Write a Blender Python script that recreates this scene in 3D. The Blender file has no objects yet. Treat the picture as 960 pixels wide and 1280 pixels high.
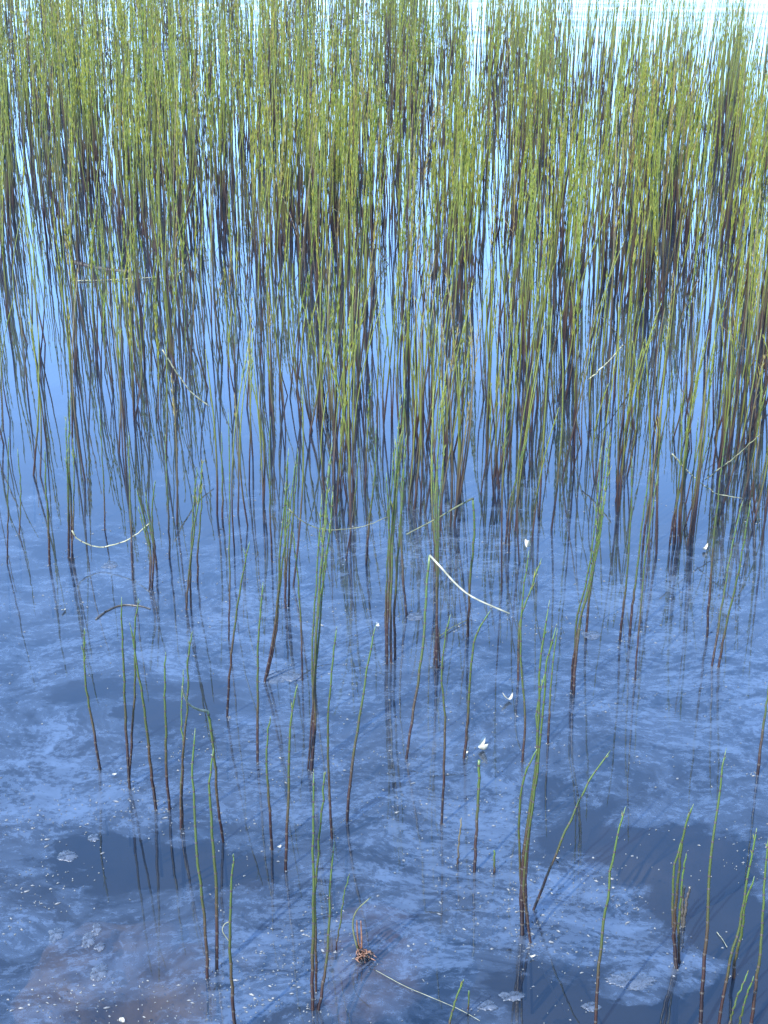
import bpy, math, random
import numpy as np
from mathutils import Vector, noise as mnoise

random.seed(7)
np.random.seed(7)
C = bpy.context.scene
COL = C.collection
R = math.radians

# ------------------------------------------------------------------ camera, light, exposure
CAM_H, PITCH, FPX = 1.5, R(24.0), 1900.0          # metres, down-tilt, focal length in photo pixels (960 wide)
cam_d = bpy.data.cameras.new('camera')
cam = bpy.data.objects.new('camera', cam_d)
COL.objects.link(cam)
cam.location = (0, 0, CAM_H)
cam.rotation_euler = (R(90) - PITCH, 0, 0)
cam_d.sensor_fit = 'VERTICAL'
cam_d.sensor_height = 36.0
cam_d.lens = 36.0 * FPX / 1280.0
cam_d.clip_start = 0.05
cam_d.clip_end = 9000
C.camera = cam

SUN_EL, SUN_AZ = R(46), R(215)                     # azimuth clockwise from +Y: behind the camera and to the left
world = bpy.data.worlds.new('World')
C.world = world
world.use_nodes = True
wn, wl = world.node_tree.nodes, world.node_tree.links
wn.clear()
sky = wn.new('ShaderNodeTexSky')
sky.sky_type = 'NISHITA'
sky.sun_disc = False
sky.sun_elevation = SUN_EL
sky.sun_rotation = SUN_AZ
sky.altitude = 1500
sky.air_density = 1.0
sky.dust_density = 0.1
sky.ozone_density = 6.0
bg = wn.new('ShaderNodeBackground')
bg.inputs['Strength'].default_value = 0.15
wo = wn.new('ShaderNodeOutputWorld')
wl.new(sky.outputs[0], bg.inputs['Color'])
wl.new(bg.outputs[0], wo.inputs['Surface'])

sun_d = bpy.data.lights.new('sun', 'SUN')
sun_d.energy = 2.5
sun_d.angle = R(0.5)
sun_d.color = (1.0, 0.95, 0.87)
sun = bpy.data.objects.new('sun', sun_d)
COL.objects.link(sun)
sd = Vector((math.sin(SUN_AZ) * math.cos(SUN_EL), math.cos(SUN_AZ) * math.cos(SUN_EL), math.sin(SUN_EL)))
sun.rotation_euler = sd.to_track_quat('Z', 'Y').to_euler()
sun.location = sd * 20

C.view_settings.view_transform = 'Standard'
C.view_settings.look = 'None'
C.view_settings.exposure = 2.5
C.view_settings.gamma = 1.0
C.cycles.max_bounces = 8
C.cycles.transparent_max_bounces = 16
C.cycles.glossy_bounces = 4
C.cycles.caustics_reflective = False
C.cycles.caustics_refractive = False

# ------------------------------------------------------------------ where a point of the photograph lies in the place
SP, CP = math.sin(PITCH), math.cos(PITCH)


def ray(px, py):
    dx, dy = (px - 480.0) / FPX, (640.0 - py) / FPX
    return Vector((dx, CP + dy * SP, -SP + dy * CP))


def ground(px, py, z=0.0):
    d = ray(px, py)
    t = (z - CAM_H) / d.z
    return Vector((d.x * t, d.y * t, z))


def at_depth(px, py, y0, k=0.0):
    """point on the plane y = y0 + k z"""
    d = ray(px, py)
    t = (y0 + k * CAM_H) / (d.y - k * d.z)
    return Vector((d.x * t, d.y * t, CAM_H + d.z * t))


# ------------------------------------------------------------------ materials
def mat(name):
    m = bpy.data.materials.new(name)
    m.use_nodes = True
    n = m.node_tree.nodes
    n.clear()
    out = n.new('ShaderNodeOutputMaterial')
    return m, n, m.node_tree.links, out


def ramp(n, stops, interp='LINEAR'):
    r = n.new('ShaderNodeValToRGB')
    r.color_ramp.interpolation = interp
    e = r.color_ramp.elements
    while len(e) < len(stops):
        e.new(0.5)
    for el, (p, c) in zip(e, stops):
        el.position = p
        el.color = (*c, 1) if len(c) == 3 else c
    return r


def math_node(n, l, op, a, b=None, clamp=False):
    m = n.new('ShaderNodeMath')
    m.operation = op
    m.use_clamp = clamp
    for i, v in enumerate((a, b)):
        if v is None:
            continue
        if isinstance(v, (int, float)):
            m.inputs[i].default_value = v
        else:
            l.new(v, m.inputs[i])
    return m.outputs[0]


def noise_node(n, l, vec, scale, detail=3, rough=0.55, dist=0.0):
    t = n.new('ShaderNodeTexNoise')
    t.inputs['Scale'].default_value = scale
    t.inputs['Detail'].default_value = detail
    t.inputs['Roughness'].default_value = rough
    t.inputs['Distortion'].default_value = dist
    if vec is not None:
        l.new(vec, t.inputs['Vector'])
    return t.outputs['Fac']


def mapping(n, l, vec, scale=(1, 1, 1), rot=(0, 0, 0), loc=(0, 0, 0)):
    m = n.new('ShaderNodeMapping')
    m.inputs['Scale'].default_value = scale
    m.inputs['Rotation'].default_value = rot
    m.inputs['Location'].default_value = loc
    l.new(vec, m.inputs['Vector'])
    return m.outputs[0]


def attr(n, name):
    a = n.new('ShaderNodeAttribute')
    a.attribute_name = name
    return a.outputs['Fac']


def mixcol(n, l, f, a, b, mode='MIX'):
    m = n.new('ShaderNodeMixRGB')
    m.blend_type = mode
    for i, v in enumerate((f, a, b)):
        if isinstance(v, (int, float)):
            m.inputs[i].default_value = v
        elif isinstance(v, tuple):
            m.inputs[i].default_value = (*v, 1)
        else:
            l.new(v, m.inputs[i])
    return m.outputs[0]


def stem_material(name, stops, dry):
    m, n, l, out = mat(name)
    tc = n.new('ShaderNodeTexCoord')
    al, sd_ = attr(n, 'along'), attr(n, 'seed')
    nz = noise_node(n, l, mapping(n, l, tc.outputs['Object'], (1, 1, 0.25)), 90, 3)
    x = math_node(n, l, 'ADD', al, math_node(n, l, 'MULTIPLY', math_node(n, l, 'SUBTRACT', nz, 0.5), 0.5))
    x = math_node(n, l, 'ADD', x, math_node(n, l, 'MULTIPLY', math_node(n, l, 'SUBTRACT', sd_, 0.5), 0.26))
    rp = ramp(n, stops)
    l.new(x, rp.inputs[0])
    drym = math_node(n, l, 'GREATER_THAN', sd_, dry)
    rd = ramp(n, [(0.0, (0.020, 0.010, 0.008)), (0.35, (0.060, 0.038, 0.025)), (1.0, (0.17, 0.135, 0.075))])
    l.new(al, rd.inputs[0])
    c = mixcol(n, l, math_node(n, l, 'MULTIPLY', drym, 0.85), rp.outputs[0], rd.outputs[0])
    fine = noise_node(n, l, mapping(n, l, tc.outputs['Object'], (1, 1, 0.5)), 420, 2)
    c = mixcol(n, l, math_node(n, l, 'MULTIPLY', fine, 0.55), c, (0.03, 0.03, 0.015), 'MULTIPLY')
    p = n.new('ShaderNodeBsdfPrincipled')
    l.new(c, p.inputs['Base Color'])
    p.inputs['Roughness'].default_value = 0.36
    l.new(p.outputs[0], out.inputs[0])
    return m


GREEN = [(0.0, (0.014, 0.006, 0.006)), (0.12, (0.034, 0.015, 0.012)), (0.26, (0.050, 0.036, 0.018)),
         (0.40, (0.050, 0.064, 0.016)), (1.0, (0.072, 0.125, 0.026))]
M_STEM = stem_material('horsetail_stem_skin', GREEN, 0.90)
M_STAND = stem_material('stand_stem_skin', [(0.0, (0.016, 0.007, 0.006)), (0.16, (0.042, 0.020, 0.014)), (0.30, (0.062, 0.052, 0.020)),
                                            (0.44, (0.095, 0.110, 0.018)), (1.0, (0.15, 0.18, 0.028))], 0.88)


def plain(name, c1, c2, scale=120, rough=0.5, trans=0.0):
    m, n, l, out = mat(name)
    tc = n.new('ShaderNodeTexCoord')
    nz = noise_node(n, l, tc.outputs['Object'], scale, 4)
    rp = ramp(n, [(0.3, c1), (0.7, c2)])
    l.new(nz, rp.inputs[0])
    p = n.new('ShaderNodeBsdfPrincipled')
    l.new(rp.outputs[0], p.inputs['Base Color'])
    p.inputs['Roughness'].default_value = rough
    if trans:
        t = n.new('ShaderNodeBsdfTranslucent')
        l.new(rp.outputs[0], t.inputs['Color'])
        mx = n.new('ShaderNodeMixShader')
        mx.inputs[0].default_value = trans
        l.new(p.outputs[0], mx.inputs[1])
        l.new(t.outputs[0], mx.inputs[2])
        l.new(mx.outputs[0], out.inputs[0])
    else:
        l.new(p.outputs[0], out.inputs[0])
    return m




def needle_material():
    m, n, l, out = mat('branchlet_green')
    tc = n.new('ShaderNodeTexCoord')
    nz = noise_node(n, l, tc.outputs['Object'], 30, 4)
    x = math_node(n, l, 'ADD', math_node(n, l, 'MULTIPLY', attr(n, 'seed'), 0.8), math_node(n, l, 'MULTIPLY', math_node(n, l, 'SUBTRACT', nz, 0.4), 0.5))
    rp = ramp(n, [(0.0, (0.065, 0.125, 0.014)), (0.35, (0.13, 0.18, 0.016)), (0.65, (0.205, 0.22, 0.02)), (0.85, (0.21, 0.175, 0.04))])
    l.new(x, rp.inputs[0])
    p = n.new('ShaderNodeBsdfPrincipled')
    l.new(rp.outputs[0], p.inputs['Base Color'])
    p.inputs['Roughness'].default_value = 0.5
    t = n.new('ShaderNodeBsdfTranslucent')
    l.new(rp.outputs[0], t.inputs['Color'])
    mx = n.new('ShaderNodeMixShader')
    mx.inputs[0].default_value = 0.25
    l.new(p.outputs[0], mx.inputs[1])
    l.new(t.outputs[0], mx.inputs[2])
    l.new(mx.outputs[0], out.inputs[0])
    return m


M_NEEDLE = needle_material()
M_SHEATH = plain('sheath_dark', (0.02, 0.014, 0.012), (0.06, 0.05, 0.04), 300, 0.5)
M_PALE = plain('dead_stalk_pale', (0.08, 0.09, 0.045), (0.24, 0.24, 0.16), 75, 0.55)
M_WHITE = plain('dead_stalk_white', (0.09, 0.095, 0.065), (0.26, 0.26, 0.20), 80, 0.5)
M_OLIVE = plain('dead_stalk_olive', (0.035, 0.042, 0.018), (0.12, 0.13, 0.06), 75, 0.5)
M_DARKSTICK = plain('wet_dead_stalk', (0.02, 0.02, 0.02), (0.06, 0.05, 0.035), 80, 0.35)
M_PETAL = plain('petal_white', (0.26, 0.25, 0.18), (0.50, 0.50, 0.46), 160, 0.6, 0.2)
M_ROOT = plain('root_fibre_orange', (0.045, 0.020, 0.012), (0.19, 0.095, 0.055), 120, 0.55)
M_FLECK = plain('fleck_pale', (0.04, 0.05, 0.065), (0.15, 0.155, 0.15), 25, 0.6)
M_ROCK = plain('wet_rock', (0.06, 0.040, 0.036), (0.26, 0.165, 0.135), 22, 0.8)
M_ROCK_D = plain('dark_wet_rock', (0.022, 0.019, 0.016), (0.075, 0.056, 0.044), 20, 0.8)
M_ROCK_O = plain('wet_rock_ochre', (0.09, 0.055, 0.035), (0.28, 0.165, 0.075), 22, 0.8)
M_BED = plain('lake_mud', (0.025, 0.023, 0.020), (0.075, 0.06, 0.045), 5, 0.9)


def scum_material():
    # a wet skin of algae: thin, holed, half see-through
    m, n, l, out = mat('scum_skin')
    tc = n.new('ShaderNodeTexCoord')
    a = noise_node(n, l, tc.outputs['Object'], 130, 5, 0.7)
    b = noise_node(n, l, tc.outputs['Object'], 45, 4, 0.6)
    rp = ramp(n, [(0.35, (0.04, 0.06, 0.09)), (0.65, (0.10, 0.125, 0.165))])
    l.new(b, rp.inputs[0])
    p = n.new('ShaderNodeBsdfPrincipled')
    l.new(rp.outputs[0], p.inputs['Base Color'])
    p.inputs['Roughness'].default_value = 0.35
    t = n.new('ShaderNodeBsdfTransparent')
    cov = ramp(n, [(0.36, (0.15, 0.15, 0.15)), (0.55, (0.65, 0.65, 0.65))])
    l.new(a, cov.inputs[0])
    mx = n.new('ShaderNodeMixShader')
    l.new(cov.outputs[0], mx.inputs[0])
    l.new(t.outputs[0], mx.inputs[1])
    l.new(p.outputs[0], mx.inputs[2])
    l.new(mx.outputs[0], out.inputs[0])
    return m


M_SCUM = scum_material()


def water_material():
    m, n, l, out = mat('lake_water')
    tc = n.new('ShaderNodeTexCoord')
    v = tc.outputs['Object']
    filmb = attr(n, 'film')
    # swirling skin of pollen and algae on the surface: large drifts, streaks across the view, fine clots
    warp = n.new('ShaderNodeTexNoise')
    warp.inputs['Scale'].default_value = 2.3
    warp.inputs['Detail'].default_value = 4
    l.new(v, warp.inputs['Vector'])
    wv = n.new('ShaderNodeVectorMath'); wv.operation = 'MULTIPLY_ADD'
    l.new(warp.outputs['Color'], wv.inputs[0]); wv.inputs[1].default_value = (0.22, 0.16, 0); l.new(v, wv.inputs[2])
    n1 = noise_node(n, l, mapping(n, l, wv.outputs[0], (1.0, 1.2, 1), (0, 0, 0.5)), 3.6, 8, 0.66, 0.1)
    n2 = noise_node(n, l, mapping(n, l, wv.outputs[0], (1.0, 1.5, 1), (0, 0, 0.4)), 15, 9, 0.76, 0.0)
    n3 = noise_node(n, l, mapping(n, l, wv.outputs[0], (1.0, 1.4, 1)), 60, 6, 0.7)
    wv2 = n.new('ShaderNodeVectorMath'); wv2.operation = 'MULTIPLY_ADD'
    l.new(warp.outputs['Color'], wv2.inputs[0]); wv2.inputs[1].default_value = (0.8, 0.45, 0); l.new(v, wv2.inputs[2])
    sw = noise_node(n, l, mapping(n, l, wv2.outputs[0], (1.0, 1.7, 1), (0, 0, 0.35)), 9, 6, 0.62, 0.5)
    # torn edge of the film
    e = math_node(n, l, 'ADD', filmb, math_node(n, l, 'MULTIPLY', math_node(n, l, 'SUBTRACT', n1, 0.5), 1.1))
    e = math_node(n, l, 'ADD', e, math_node(n, l, 'MULTIPLY', math_node(n, l, 'SUBTRACT', n2, 0.5), 0.9))
    edge = ramp(n, [(0.36, (0, 0, 0)), (0.44, (0.75, 0.75, 0.75)), (0.8, (1, 1, 1))])
    l.new(e, edge.inputs[0])
    # swirls drawn out by the current, and clots in them
    swr = ramp(n, [(0.42, (0.12, 0.12, 0.12)), (0.56, (0.65, 0.65, 0.65)), (0.72, (1, 1, 1))])
    l.new(sw, swr.inputs[0])
    s3 = math_node(n, l, 'ADD', math_node(n, l, 'MULTIPLY', n2, 0.45), math_node(n, l, 'MULTIPLY', n3, 0.55))
    s3 = math_node(n, l, 'ADD', s3, math_node(n, l, 'MULTIPLY', math_node(n, l, 'SUBTRACT', filmb, 0.5), 0.16))
    clot = ramp(n, [(0.52, (0, 0, 0)), (0.58, (1, 1, 1))])
    l.new(s3, clot.inputs[0])
    fm = math_node(n, l, 'ADD', math_node(n, l, 'MULTIPLY', swr.outputs[0], 0.30),
                   math_node(n, l, 'MULTIPLY', clot.outputs[0], 0.21))
    fm = math_node(n, l, 'MULTIPLY', fm, edge.outputs[0])
    # ripples
    b1 = noise_node(n, l, mapping(n, l, v, (1.0, 1.3, 1)), 3.2, 1, 0.4)
    b2 = noise_node(n, l, mapping(n, l, v, (1.0, 2.0, 1)), 26, 2, 0.5)
    hb = math_node(n, l, 'ADD', b1, math_node(n, l, 'MULTIPLY', b2, 0.012))
    bump = n.new('ShaderNodeBump')
    bump.inputs['Strength'].default_value = 1.0
    bump.inputs['Distance'].default_value = 0.0012
    l.new(hb, bump.inputs['Height'])
    # body: clear water over a murky one
    tr = n.new('ShaderNodeBsdfTransparent'); tr.inputs[0].default_value = (0.82, 0.86, 0.86, 1)
    mk = n.new('ShaderNodeBsdfDiffuse'); mk.inputs[0].default_value = (0.006, 0.013, 0.026, 1)
    body = n.new('ShaderNodeMixShader'); body.inputs[0].default_value = 0.58
    l.new(tr.outputs[0], body.inputs[1]); l.new(mk.outputs[0], body.inputs[2])
    gl = n.new('ShaderNodeBsdfGlossy'); gl.inputs['Roughness'].default_value = 0.012
    gl.inputs['Color'].default_value = (0.93, 0.97, 1.0, 1)
    l.new(bump.outputs[0], gl.inputs['Normal'])
    # mirror strength from the angle to the surface, alike from above and from below
    geo = n.new('ShaderNodeNewGeometry')
    dt = n.new('ShaderNodeVectorMath'); dt.operation = 'DOT_PRODUCT'
    l.new(bump.outputs[0], dt.inputs[0]); l.new(geo.outputs['Incoming'], dt.inputs[1])
    ca = math_node(n, l, 'ABSOLUTE', dt.outputs['Value'])
    fr_ = math_node(n, l, 'POWER', math_node(n, l, 'SUBTRACT', 1.0, ca, True), 4.0)
    fr_ = math_node(n, l, 'ADD', math_node(n, l, 'MULTIPLY', fr_, 1.05), 0.055, True)
    fr_ = math_node(n, l, 'MINIMUM', fr_, 0.48)
    s1 = n.new('ShaderNodeMixShader')
    l.new(fr_, s1.inputs[0]); l.new(body.outputs[0], s1.inputs[1]); l.new(gl.outputs[0], s1.inputs[2])
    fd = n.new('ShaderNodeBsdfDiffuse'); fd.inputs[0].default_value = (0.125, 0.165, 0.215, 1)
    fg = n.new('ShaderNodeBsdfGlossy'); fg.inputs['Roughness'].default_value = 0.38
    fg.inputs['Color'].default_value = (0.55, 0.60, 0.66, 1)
    fx = n.new('ShaderNodeMixShader'); fx.inputs[0].default_value = 0.7
    l.new(fd.outputs[0], fx.inputs[1]); l.new(fg.outputs[0], fx.inputs[2])
    s2 = n.new('ShaderNodeMixShader')
    l.new(fm, s2.inputs[0]); l.new(s1.outputs[0], s2.inputs[1]); l.new(fx.outputs[0], s2.inputs[2])
    l.new(s2.outputs[0], out.inputs[0])
    return m


M_WATER = water_material()


# ------------------------------------------------------------------ mesh helpers
def link_mesh(name, verts, faces, m, parent=None, attrs=None, smooth=True):
    me = bpy.data.meshes.new(name)
    me.from_pydata([tuple(v) for v in verts], [], faces)
    me.materials.append(m)
    if attrs:
        for k, vals in attrs.items():
            a = me.attributes.new(k, 'FLOAT', 'POINT')
            a.data.foreach_set('value', np.asarray(vals, dtype=np.float32))
    if smooth:
        me.polygons.foreach_set('use_smooth', [True] * len(me.polygons))
    me.update()
    o = bpy.data.objects.new(name, me)
    COL.objects.link(o)
    if parent:
        o.parent = parent
    return o


def tag(o, label=None, cat=None, group=None, kind=None):
    if label: o['label'] = label
    if cat: o['category'] = cat
    if group: o['group'] = group
    if kind: o['kind'] = kind
    return o


def empty(name, loc):
    o = bpy.data.objects.new(name, None)
    o.empty_display_size = 0.02
    o.location = loc
    COL.objects.link(o)
    return o


def smooth_path(pts, n):
    """Catmull-Rom through pts, n points along"""
    P = [Vector(p) for p in pts]
    if len(P) == 2:
        return [P[0].lerp(P[1], i / (n - 1)) for i in range(n)]
    P = [P[0] * 2 - P[1]] + P + [P[-1] * 2 - P[-2]]
    seg = len(P) - 3
    out = []
    for i in range(n):
        u = i / (n - 1) * seg
        k = min(int(u), seg - 1)
        t = u - k
        a, b, c, d = P[k:k + 4]
        out.append(0.5 * ((2 * b) + (c - a) * t + (2 * a - 5 * b + 4 * c - d) * t * t + (3 * b - a - 3 * c + d) * t ** 3))
    return out


class Mesh:
    def __init__(self):
        self.v, self.f, self.al, self.sd = [], [], [], []

    def tube(self, path, radii, sides=6, along=None, seed=0.5, cap=True):
        n0 = len(self.v)
        N = len(path)
        for i, p in enumerate(path):
            t = (path[min(i + 1, N - 1)] - path[max(i - 1, 0)])
            if t.length < 1e-9:
                t = Vector((0, 0, 1))
            t.normalize()
            ref = Vector((0, 1, 0)) if abs(t.y) < 0.9 else Vector((1, 0, 0))
            u = t.cross(ref).normalized()
            w = t.cross(u)
            r = radii[i]
            for s in range(sides):
                a = 2 * math.pi * s / sides
                self.v.append(p + (u * math.cos(a) + w * math.sin(a)) * r)
                self.al.append(along[i] if along else i / (N - 1))
                self.sd.append(seed)
        for i in range(N - 1):
            for s in range(sides):
                a = n0 + i * sides + s
                b = n0 + i * sides + (s + 1) % sides
                self.f.append((a, b, b + sides, a + sides))
        if cap:
            self.f.append(tuple(n0 + (N - 1) * sides + s for s in range(sides)))
            self.f.append(tuple(n0 + s for s in reversed(range(sides))))

    def needle(self, p, d, w, seed=0.5):
        """a thin three-sided spike from p along d"""
        t = d.normalized()
        ref = Vector((0, 0, 1)) if abs(t.z) < 0.9 else Vector((1, 0, 0))
        u = t.cross(ref).normalized() * w
        q = t.cross(u).normalized() * w
        n0 = len(self.v)
        mid = p + d * 0.55
        self.v += [p + u * .6, p - u * .3 + q * .5, p - u * .3 - q * .5, mid + u, mid - u * .5 + q * .86, mid - u * .5 - q * .86, p + d]
        self.al += [0.5] * 7
        self.sd += [seed] * 7
        for a in range(3):
            b = (a + 1) % 3
            self.f.append((n0 + a, n0 + b, n0 + 3 + b, n0 + 3 + a))
            self.f.append((n0 + 3 + a, n0 + 3 + b, n0 + 6))

    def build(self, name, m, parent=None):
        return link_mesh(name, self.v, self.f, m, parent, {'along': self.al, 'seed': self.sd})


# ------------------------------------------------------------------ water, bed
def graded(lo, hi, step, far, ratio=1.5):
    xs = list(np.arange(lo, hi + 1e-6, step))
    s, x = step, lo
    left = []
    while x > -far:
        s *= ratio; x -= s; left.append(x)
    s, x = step, hi
    right = []
    while x < far:
        s *= ratio; x += s; right.append(x)
    return left[::-1] + xs + right


def project(x, y, z=0.0):
    """photo pixel of a place on the water (used to set out the drifts of film where they lie)"""
    rx, ry, rz = x, y, z - CAM_H
    f = ry * CP - rz * SP
    if f <= 0.05:
        return -1e4, -1e4
    return 480 + FPX * rx / f, 640 - FPX * (ry * SP + rz * CP) / f


# drifts of film on the water: centre and half-size as seen, strength (+ film, - clear water); turned into metres here
DRIFTS = []
for (px, py, rx, ry, s) in [
    (700, 1130, 75, 50, .55), (770, 1180, 40, 35, .5), (545, 1040, 90, 110, .28), (620, 1010, 60, 70, .25),
    (390, 1170, 90, 70, .30), (600, 1220, 90, 40, .22), (60, 980, 110, 60, .40), (150, 830, 90, 45, .30),
    (330, 960, 120, 70, .22), (850, 850, 130, 70, .28), (560, 880, 130, 60, .10), (900, 960, 80, 40, .12),
    (800, 740, 150, 30, .30), (350, 800, 120, 60, .25), (90, 720, 110, 30, .18), (60, 1150, 60, 60, .05),
    (110, 1200, 120, 60, .10), (420, 700, 200, 30, .05), (560, 690, 120, 30, .15),
    (870, 1110, 90, 90, -.55), (870, 1220, 100, 60, -.45), (700, 1245, 60, 40, -.5), (150, 1090, 100, 60, -.35),
    (190, 860, 80, 35, -.40), (320, 1090, 60, 40, -.15), (200, 1260, 60, 30, -.3), (760, 1030, 60, 30, -.35),
]:
    c = ground(px, py)
    ex = abs(ground(px + rx, py).x - c.x)
    ey = abs(ground(px, py - ry).y - c.y)
    DRIFTS.append((c.x, c.y, ex, ey, s))


def film_at(x, y):
    w = mnoise.noise_vector(Vector((x * 3.1, y * 3.1, 0.3))) * 0.15 + mnoise.noise_vector(Vector((x * 10, y * 10, 3.3))) * 0.07
    x, y = x + w.x, y + w.y
    f = 0.52 - max(0, (y - 2.9)) * 0.30
    for (cx, cy, ex, ey, s) in DRIFTS:
        d = math.sqrt(((x - cx) / ex) ** 2 + ((y - cy) / ey) ** 2)
        if d < 1.3:
            k = min(1.0, max(0.0, (1.3 - d) / 0.55))
            f += s * k * k * (3 - 2 * k)
    return max(0.0, min(1.0, f))


def wave_z(x, y):
    # sheltered among the reeds, breezy on the open lake beyond them
    k = max(0.0, min(1.0, (y - 7.5) / 5.5))
    if k <= 0 or abs(x) > 7 or y > 22:
        return 0.0
    k = k * k * (3 - 2 * k)
    a = mnoise.noise(Vector((x * 1.1, y * 2.6, 1.0))) * 0.030
    b = mnoise.noise(Vector((x * 3.0, y * 6.0, 5.0))) * 0.013
    c = mnoise.noise(Vector((x * 0.35, y * 0.5, 8.0)))
    return 0.3 * k * (a + b) * (0.8 + 0.9 * c)


xs = graded(-6.0, 6.0, 0.055, 4000, 1.6)
ys = graded(1.2, 19.0, 0.05, 4000, 1.6)
V = [(x, y, wave_z(x, y)) for y in ys for x in xs]
nx = len(xs)
F = [(j * nx + i, j * nx + i + 1, (j + 1) * nx + i + 1, (j + 1) * nx + i) for j in range(len(ys) - 1) for i in range(nx - 1)]
FILM = [film_at(x, y) if (-1.7 < x < 1.7 and 1 < y < 5.2) else 0.0 for (x, y, z) in V]
tag(link_mesh('water', V, F, M_WATER, None, {'film': FILM}), kind='structure')


def bed_z(x, y):
    base = -0.16 - 0.05 * max(0, y - 1.5)
    base = max(base, -0.55)
    return base + 0.05 * mnoise.fractal(Vector((x * 1.7, y * 1.7, 4)), 1.0, 2.0, 4)


bx, by_ = graded(-2.0, 2.0, 0.08, 4000, 1.8), graded(1.0, 6.0, 0.08, 4000, 1.8)
V = [(x, y, bed_z(x, y)) for y in by_ for x in bx]
nx = len(bx)
F = [(j * nx + i, j * nx + i + 1, (j + 1) * nx + i + 1, (j + 1) * nx + i) for j in range(len(by_) - 1) for i in range(nx - 1)]
tag(link_mesh('lake_bed', V, F, M_BED), kind='structure')


def rock(px, py, rx, ry, rz, ztop, m, label, seed, rot=0.0):
    c = ground(px, py, ztop - rz * 0.6)
    V, F = [], []
    nu, nv = 28, 14
    for j in range(nv + 1):
        th = math.pi * j / nv
        for i in range(nu):
            ph = 2 * math.pi * i / nu
            d = Vector((math.sin(th) * math.cos(ph), math.sin(th) * math.sin(ph), math.cos(th)))
            k = 1 + 0.28 * mnoise.noise(d * 1.3 + Vector((seed, 0, 0))) + 0.14 * mnoise.noise(d * 3.3 + Vector((seed, 2, 0)))
            V.append((d.x * rx * k, d.y * ry * k, max(-1, min(1, d.z * 1.5)) * rz * (0.75 + .25 * k)))
    for j in range(nv):
        for i in range(nu):
            a, b = j * nu + i, j * nu + (i + 1) % nu
            F.append((a, a + nu, b + nu, b))
    o = link_mesh('submerged_rock', V, F, m)
    o.location = c
    o.rotation_euler.z = rot
    tag(o, label, 'rock', 'stones under the shallow water')


rock(466, 1205, 0.085, 0.105, 0.05, -0.03, M_ROCK, 'pinkish round stone just under the water beneath the orange root tuft', 1.0)
rock(140, 1228, 0.135, 0.095, 0.06, -0.06, M_ROCK_O, 'ochre brown slab under the water in the near corner below the scum flakes', 5.0, 0.3)
rock(215, 1235, 0.09, 0.07, 0.05, -0.06, M_ROCK_O, 'small ochre stone under the water touching the ochre slab', 8.0, -0.4)
rock(825, 1078, 0.15, 0.12, 0.06, -0.13, M_ROCK_D, 'dim reddish stone deep in the dark clear water beside the broad scum sheet', 11.0, 0.2)
rock(320, 1180, 0.12, 0.12, 0.06, -0.08, M_ROCK_D, 'grey pink stone under blotchy film between two pairs of near stems', 15.0, 0.6)

# ------------------------------------------------------------------ horsetails
CLEAR = []


def sheaths(mesh, path, rad, spacing, first=0.02):
    """dark collars at the joints of a stem"""
    acc, nxt = 0.0, first
    for i in range(len(path) - 1):
        a, b = path[i], path[i + 1]
        L = (b - a).length
        while nxt < acc + L:
            t = (nxt - acc) / L
            p = a.lerp(b, t)
            d = (b - a).normalized()
            r = rad[i] + (rad[i + 1] - rad[i]) * t
            if p.z > 0.005:
                mesh.tube([p - d * 0.0018, p, p + d * 0.0018], [r * 1.02, r * 1.22, r * 1.04], 6, None, 0.3, False)
            nxt += spacing * random.uniform(0.75, 1.25)
        acc += L


def whorls(mesh, path, rad, f0, f1, spacing, lmax, count, w=0.00055, spread=0.38, seed=0.5):
    """upright side branchlets in whorls between the fractions f0..f1 of a stem"""
    N = len(path)
    total = sum((path[i + 1] - path[i]).length for i in range(N - 1))
    k = max(1, int(total * (f1 - f0) / spacing))
    for j in range(k):
        f = f0 + (f1 - f0) * (j + random.random() * 0.6) / k
        i = min(int(f * (N - 1)), N - 2)
        t = f * (N - 1) - i
        p = path[i].lerp(path[i + 1], t)
        d = (path[i + 1] - path[i]).normalized()
        for q in range(max(1, int(count * random.uniform(0.5, 1.3)))):
            a = random.uniform(0, 2 * math.pi)
            s = Vector((math.cos(a), math.sin(a), 0))
            g = random.uniform(0.4, 1.0) * spread
            L = lmax * random.uniform(0.35, 1.0) * (1.0 if f < 0.85 else 0.55)
            mesh.needle(p, (d * math.cos(g) + s * math.sin(g)) * L, w * random.uniform(0.8, 1.4), seed)


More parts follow.
